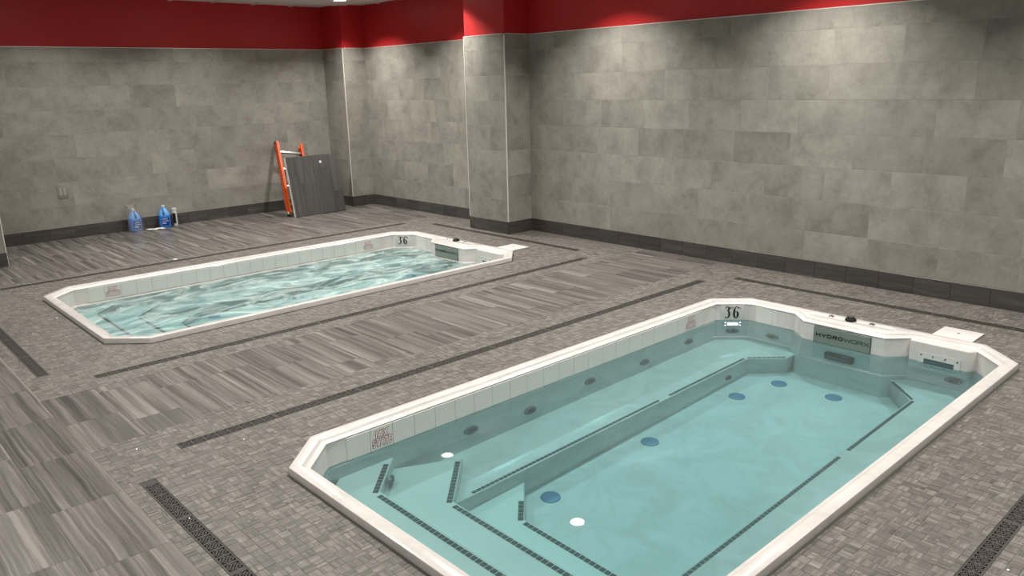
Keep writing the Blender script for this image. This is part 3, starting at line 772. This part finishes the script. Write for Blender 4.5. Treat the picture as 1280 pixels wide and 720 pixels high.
    prism(bm, pts, -0.30, 0.024); link('skimmer_box', done(bm, 'skimmer_box', True, 0.012, 3, 0.3), root, mat=M_ACR)
    sk = empty('skimmer_face', (0, 0, 0)); sk.parent = root; set_local(sk, frame_mat((5.794, 1.845, -0.115), (-0.025, -1, 0), (0, 0, 1), (-1, 0.025, 0)))
    bm = bmesh.new(); o4 = [(-0.142, -0.065), (0.142, -0.065), (0.142, 0.065), (-0.142, 0.065)]; i4 = [(-0.102, -0.028), (0.102, -0.028), (0.102, 0.022), (-0.102, 0.022)]
    rings(bm, [L(o4, 0), L(o4, 0.006), L(i4, 0.006), L(i4, -0.002)])
    link('faceplate', done(bm, 'faceplate'), sk, mat=M_WPLAST)
    link('skimmer_mouth', boxmesh('skimmer_mouth', -0.102, 0.102, -0.028, 0.022, -0.001, 0.001), sk, mat=plain('blue_grey_weir', (0.10, 0.14, 0.16), 0.4))  # flat dark blue-grey plate across the skimmer opening
    bm = bmesh.new(); lathe(bm, [(0.006, 0.006), (0.005, 0.009)], 10); sm = done(bm, 'screw', True)
    for vx in (-0.122, -0.041, 0.041, 0.122):
        for vy in (0.045, -0.048): link('screw', sm, sk, (vx, vy, 0), mat=M_JET)
    # jets
    for x, z in ((2.90, -0.36), (3.42, -0.43), (4.03, -0.36), (4.66, -0.43), (5.25, -0.38)): jet(root, (x, 3.592-0.035*(-z-0.2)/0.75, z), (0, -1, 0.05))
    c2 = (Vector((W3[8][0], W3[8][1], 0))+Vector((W3[7][0], W3[7][1], 0)))/2
    jet(root, (c2.x+n.x*-0.02, c2.y+n.y*-0.02, -0.40), n)
    jet(root, (5.838, 3.16, -0.40), (-1, 0, 0)); jet(root, (5.835, 1.75, -0.42), (-1, 0, 0)); jet(root, (5.70, 1.50, -0.42), (-0.7, 0.7, 0))
    jet(root, (2.185, 3.43, -0.385), (1, -1, 0), 0.05)
    for x, y in ((3.02, 3.0), (3.97, 2.99), (4.98, 2.95), (5.44, 2.42), (5.40, 2.84)):
        bm = bmesh.new(); lathe(bm, [(0.062, 0), (0.06, 0.008), (0.04, 0.014), (0.012, 0.015)], 22); link('suction_cover', done(bm, 'suction_cover', True), root, (x, y, ZFL), mat=M_BLUE)
    jet(root, (5.14, 3.13, -0.80), (0, -1, 0), 0.04)
    if not foam:
        lb = boxmesh('pool_light', -0.075, 0.075, -0.05, 0.05, -0.004, 0.008, 0.003, 1)
        pl = link('pool_light', lb, root, mat=M_WPLAST); set_local(pl, frame_mat((c2.x-n.x*0.036, c2.y-n.y*0.036, -0.215), u, (0, 0, 1), n))
        link('light_lens', boxmesh('light_lens', -0.042, 0.042, -0.036, 0.036, 0.006, 0.012, 0.002, 1), pl, mat=M_PLED)
        for a in (-0.062, 0.062):
            for b in (-0.036, 0.036):
                bm = bmesh.new(); lathe(bm, [(0.007, 0.007), (0.006, 0.011)], 10); link('glowing_screw', done(bm, 'glowing_screw'), pl, (a, b, 0), mat=M_PLED)  # screw heads glow too: their bright glints are put into the material
    # water
    Wp = offset_poly(RIN, 0.030)
    if foam:
        # churning surface: displaced grid clipped to the basin
        bm = bmesh.new(); from mathutils import noise as N
        nx, ny = 190, 100; x0, x1, y0, y1 = 1.66, 5.91, 1.40, 3.64
        V = {}
        for i in range(nx+1):
            for j in range(ny+1):
                x, y = x0+(x1-x0)*i/nx, y0+(y1-y0)*j/ny
                h = 0.0025*N.noise((x*2.2, y*3.0, 3.1))+0.0013*N.noise((x*6, y*8, 1.7))+0.0007*N.noise((x*15, y*19, 9.3))
                V[i, j] = bm.verts.new((x, y, zw+h))
        for i in range(nx):
            for j in range(ny): bm.faces.new((V[i, j], V[i+1, j], V[i+1, j+1], V[i, j+1]))
        for k in range(len(Wp)):                                       # clip to the chamfered corners and console
            pass
        cutp = offset_poly(RIN, 0.026)
        bad = [f for f in bm.faces if not inside(cutp, f.calc_center_median().x, f.calc_center_median().y)]
        bmesh.ops.delete(bm, geom=bad, context='FACES')
        me = done(bm, 'pool_water', 'all')
    else:
        bm = bmesh.new(); vs = [bm.verts.new((x, y, zw)) for x, y in Wp]; bm.faces.new(vs); me = done(bm, 'pool_water', 'all')
    wo = tag(link('pool_water', me, None, (0, dy, 0), mat=M_WATERF if foam else M_WATER), wlabel, 'water', kind='stuff')
    if wo.data.polygons[0].normal.z < 0: wo.data.flip_normals()
    wo.cycles.is_caustics_caster = True
    for ch in root.children_recursive:
        if ch.type == 'MESH': ch.cycles.is_caustics_receiver = True
    # deck lid of the skimmer
    ld = tag(empty('skimmer_lid', (6.15, 1.865+dy, 0)), lid_label, 'lid', 'white skimmer lids')
    link('plate', boxmesh('plate', -0.183, 0.183, -0.137, 0.137, 0.0008, 0.012, 0.003, 2), ld, mat=M_WPLAST)
    bm = bmesh.new(); lathe(bm, [(0.011, 0.0115), (0.009, 0.0135)], 12); link('lid_screw', done(bm, 'lid_screw'), ld, (0.06, 0.0, 0), mat=M_JET)
    return root

make_pool(0, -0.125, 'near white pool with calm clear water and dark edged steps', 'calm clear teal water in the near pool', False, 'white square skimmer lid on the floor beside the near pool')
make_pool(DY, -0.158, 'far white pool with churning foamy water near the ladder wall', 'churning foamy teal water in the far pool', True, 'white square skimmer lid on the floor beside the far pool')

# ------------------------------------------------------------------ things by the back wall
def jug(x, y, rz, label):
    r = tag(empty('cleaner_jug', (x, y, 0), (0, 0, rz)), label, 'jug', 'blue gallon jugs by the back wall')
    def sq(w, z, p=4, n=24):
        out = []
        for i in range(n):
            a = 2*math.pi*i/n; c, s = math.cos(a), math.sin(a); k = (abs(c)**p+abs(s)**p)**(-1/p)
            out.append((w*c*k, w*s*k, z))
        return out
    bm = bmesh.new(); rings(bm, [sq(0.068, 0.0), sq(0.077, 0.008), sq(0.078, 0.16), sq(0.076, 0.175), sq(0.070, 0.182)], True, True); link('body', done(bm, 'body', True), r, mat=M_JUG)
    bm = bmesh.new(); rings(bm, [sq(0.071, 0.178), sq(0.070, 0.20, 3), sq(0.055, 0.235, 2.5), sq(0.033, 0.268, 2), sq(0.021, 0.285, 2), sq(0.021, 0.295, 2)], True, True); link('shoulder', done(bm, 'shoulder', True), r, mat=M_JUG2)
    bm = bmesh.new(); tube(bm, [(-0.012, -0.03, 0.278), (-0.012, -0.058, 0.262), (-0.012, -0.078, 0.225), (-0.012, -0.072, 0.19)], [0.010, 0.012, 0.012, 0.010], 10); link('handle', done(bm, 'handle', 'all'), r, mat=M_JUG)
    bm = bmesh.new(); lathe(bm, [(0.023, 0.286), (0.024, 0.29), (0.024, 0.31), (0.021, 0.314)], 18); link('cap', done(bm, 'cap', True), r, mat=M_WPLAST)
    lb = link('label', boxmesh('label', -0.052, 0.052, -0.0805, -0.076, 0.035, 0.145, 0.001, 1), r, mat=M_JLAB)
    bm = bmesh.new()
    box(bm, -0.045, 0.03, -0.0815, -0.080, 0.118, 0.132); box(bm, -0.045, 0.045, -0.0815, -0.080, 0.09, 0.102); box(bm, -0.045, 0.01, -0.0815, -0.080, 0.055, 0.075)
    link('label_print', done(bm, 'label_print'), lb, mat=M_JLABW)
    return r
jug(3.515, 11.65, 0.15, 'blue gallon jug wrapped in a clear plastic bag by the back wall')
jug(3.925, 11.655, -0.2, 'bare blue gallon jug with white cap by the back wall')
# clear bag slumped over the left jug
bm = bmesh.new(); rr = random.Random(4)
prof = [(0.105, 0.004), (0.104, 0.06), (0.100, 0.13), (0.098, 0.20), (0.090, 0.26), (0.070, 0.31), (0.072, 0.345), (0.085, 0.375)]
rs = []
for r_, z in prof:
    rg = []
    for i in range(28):
        a = 2*math.pi*i/28; k = 1+0.10*math.sin(3*a+z*23)+rr.uniform(-0.06, 0.06)
        sx = -0.30*max(0, z-0.24)
        rg.append((r_*k*math.cos(a)+sx, 0.82*r_*k*math.sin(a), z+(rr.uniform(-0.012, 0.012) if z > 0.02 else 0)))
    rs.append(rg)
rings(bm, rs)
tag(link('plastic_bag', done(bm, 'plastic_bag', True), None, (3.515, 11.64, 0), mat=M_BAG), 'crumpled clear plastic bag standing round the left blue jug', 'bag')
# white cartridge
ct = tag(empty('sealant_cartridge', (4.075, 11.655, 0), (0, 0, 0.2)), 'white upright cartridge with dark label right of the blue jugs', 'cartridge')
bm = bmesh.new(); lathe(bm, [(0.030, 0), (0.031, 0.004), (0.031, 0.225), (0.030, 0.232), (0.034, 0.233), (0.034, 0.252), (0.030, 0.256)], 22); link('tube', done(bm, 'tube', True), ct, mat=M_WPLAST)
bm = bmesh.new()
rings(bm, [[(0.0318*math.cos(a), 0.0318*math.sin(a), z) for a in [math.pi*(0.95+0.5*i/10) for i in range(11)]] for z in (0.035, 0.185)], closed=False)
link('label', done(bm, 'label', 'all'), ct, mat=M_BLACK)
# white rag / folded paper
bm = bmesh.new(); rs = []
for i in range(9):
    u = i/8; rs.append([(-0.11+0.22*u+0.02*math.sin(j*1.7), -0.05+0.1*j/4+0.012*math.sin(i*1.3), 0.004+0.008*abs(math.sin(i*0.9+j))) for j in range(5)])
rings(bm, rs, closed=False)
me = done(bm, 'folded_towel', 'all')
o = tag(link('folded_towel', me, None, (3.745, 11.525, 0), (0, 0, -0.06), mat=M_WINK), 'flat white folded towel lying between the two blue jugs', 'towel')
sm_ = o.modifiers.new('s', 'SOLIDIFY'); sm_.thickness = 0.004; sm_.offset = 1
# wall plate
wp = tag(empty('outlet_cover', (2.70, YB, 0.632)), 'double grey outlet cover on the back wall left of jugs', 'outlet')
link('plate', boxmesh('plate', -0.062, 0.062, -0.006, 0.0, -0.09, 0.09, 0.003, 2), wp, mat=plain('grey_plate', (0.30, 0.288, 0.26), 0.3, 0.3))
for sx in (-0.024, 0.024):
    link('socket_face', boxmesh('socket_face', sx-0.016, sx+0.016, -0.0085, -0.005, -0.05, 0.05, 0.002, 1), wp, mat=plain('grey_socket', (0.36, 0.345, 0.31), 0.35))

# ladder leaning on the back wall
lad = empty('ladder', (5.53, 11.02, 0)); tag(lad, 'short orange fibreglass ladder with aluminium rungs leaning behind dark panel', 'ladder')
bl, tp = Vector((0, 0, 0.012)), Vector((0.235, 0.685, 1.08))
dirv = (tp-bl).normalized(); uu = Vector((1, 0, 0)); uu = (uu-dirv*uu.dot(dirv)).normalized(); nn = uu.cross(dirv).normalized()
LL = (tp-bl).length
FM = Matrix(((uu.x, dirv.x, nn.x, bl.x), (uu.y, dirv.y, nn.y, bl.y), (uu.z, dirv.z, nn.z, bl.z), (0, 0, 0, 1)))
for sx, sg in ((0.0, 1), (0.43, -1)):
    bm = bmesh.new(); h0 = 0.04
    box(bm, sx-0.003, sx+0.004, h0, LL, -0.048, 0.048)
    [box(bm, sx-0.003 if sg > 0 else sx-0.042, sx+0.042 if sg > 0 else sx+0.004, h0, LL, zz, zz+0.007) for zz in (0.041, -0.048)]
    bmesh.ops.transform(bm, matrix=FM, verts=bm.verts)
    rl_ = link('rail', done(bm, 'rail'), lad, mat=M_ORANGE)
    bm = bmesh.new(); box(bm, sx-0.006, sx+0.008, LL-0.012, LL+0.010, -0.042, 0.042); bmesh.ops.transform(bm, matrix=FM, verts=bm.verts); link('rail_cap', done(bm, 'rail_cap'), rl_, mat=M_BLACK)
    bm = bmesh.new(); box(bm, sx-0.018, sx+0.018, 0.022, 0.06, -0.045, 0.035); bmesh.ops.transform(bm, matrix=FM, verts=bm.verts); link('foot', done(bm, 'foot'), rl_, mat=M_ALU)
for k in range(4):
    bm = bmesh.new(); box(bm, 0.0, 0.43, LL-0.17-0.305*k-0.016, LL-0.17-0.305*k+0.016, -0.018, 0.018); bmesh.ops.transform(bm, matrix=FM, verts=bm.verts)
    link('rung', done(bm, 'rung', True, 0.005), lad, mat=M_ALU)

# tiled hatch panel leaning
PW, PH = 0.88, 0.90
lean = math.atan2(0.17, 0.88)
hp = empty('hatch_panel', (5.575, 10.875, 0.006), (-lean, 0, math.radians(1.2))); tag(hp, 'dark wood look tiled hatch panel leaning against the orange ladder', 'panel')
link('tray', boxmesh('tray', 0, PW, 0.004, 0.04, 0, PH), hp, mat=M_ALU)
cols = [0, 0.145, 0.435, 0.73, PW]; cuts = [[0, 0.62, PH], [0, 0.48, PH], [0, 0.70, PH], [0, 0.33, PH]]
M_HATCH = veined('dark_veined_hatch_porcelain', [(0.28, (0.036, 0.035, 0.036)), (0.45, (0.066, 0.064, 0.064)), (0.72, (0.125, 0.12, 0.117))], 0.6, 20.0, 0.35, 0.35)
for c_ in range(4):
    for z0, z1 in zip(cuts[c_], cuts[c_][1:]):
        wx, wz = cols[c_+1]-cols[c_], z1-z0
        link('plank_tile', tile_mesh('hatch_tile', wx-0.002, wz-0.002, 0.01, M_HATCH, 'y', 'y'), hp, ((cols[c_]+cols[c_+1])/2, -0.004, (z0+z1)/2))
link('edge_strip', boxmesh('edge_strip', -0.004, 0, -0.005, 0.04, 0, PH), hp, mat=M_TRIM)
bm = bmesh.new(); lathe(bm, [(0.022, 0), (0.022, 0.003), (0.013, 0.004), (0.012, 0.001)], 16, cap0=False); bmesh.ops.transform(bm, matrix=Matrix.Rotation(math.pi/2, 4, 'X'), verts=bm.verts)
link('finger_pull', done(bm, 'finger_pull', True), hp, (0.575, -0.004, 0.79), mat=M_WPLAST)

# small scraps on the floor
def scrap(x, y, s, label):
    bm = bmesh.new(); r = random.Random(x*100); pts = [(s*(0.7+0.4*r.random())*math.cos(a), s*0.6*(0.7+0.4*r.random())*math.sin(a)) for a in [i*math.pi/3.5 for i in range(7)]]
    prism(bm, pts, 0.001, 0.001+s*0.3)
    tag(link('plaster_crumb', done(bm, 'plaster_crumb', True, s*0.06, 1), None, (x, y, 0), (0, 0, x), mat=M_WINK), label, 'crumb', 'white crumbs on the floor')
scrap(3.16, 9.215, 0.035, 'white crumb by the drain behind the far pool')
scrap(1.145, 4.328, 0.010, 'tiny white crumb by the left end of the long middle drain')
scrap(1.53, 7.563, 0.012, 'tiny white crumb at the left end of the far pool')
scrap(3.24, 0.693, 0.009, 'tiny white crumb by the drain at bottom right')
scrap(1.075, 3.40, 0.007, 'tiny white crumb on the grate at bottom left')
scrap(1.62, 4.02, 0.008, 'tiny white crumb on the mosaic near the near pool corner')
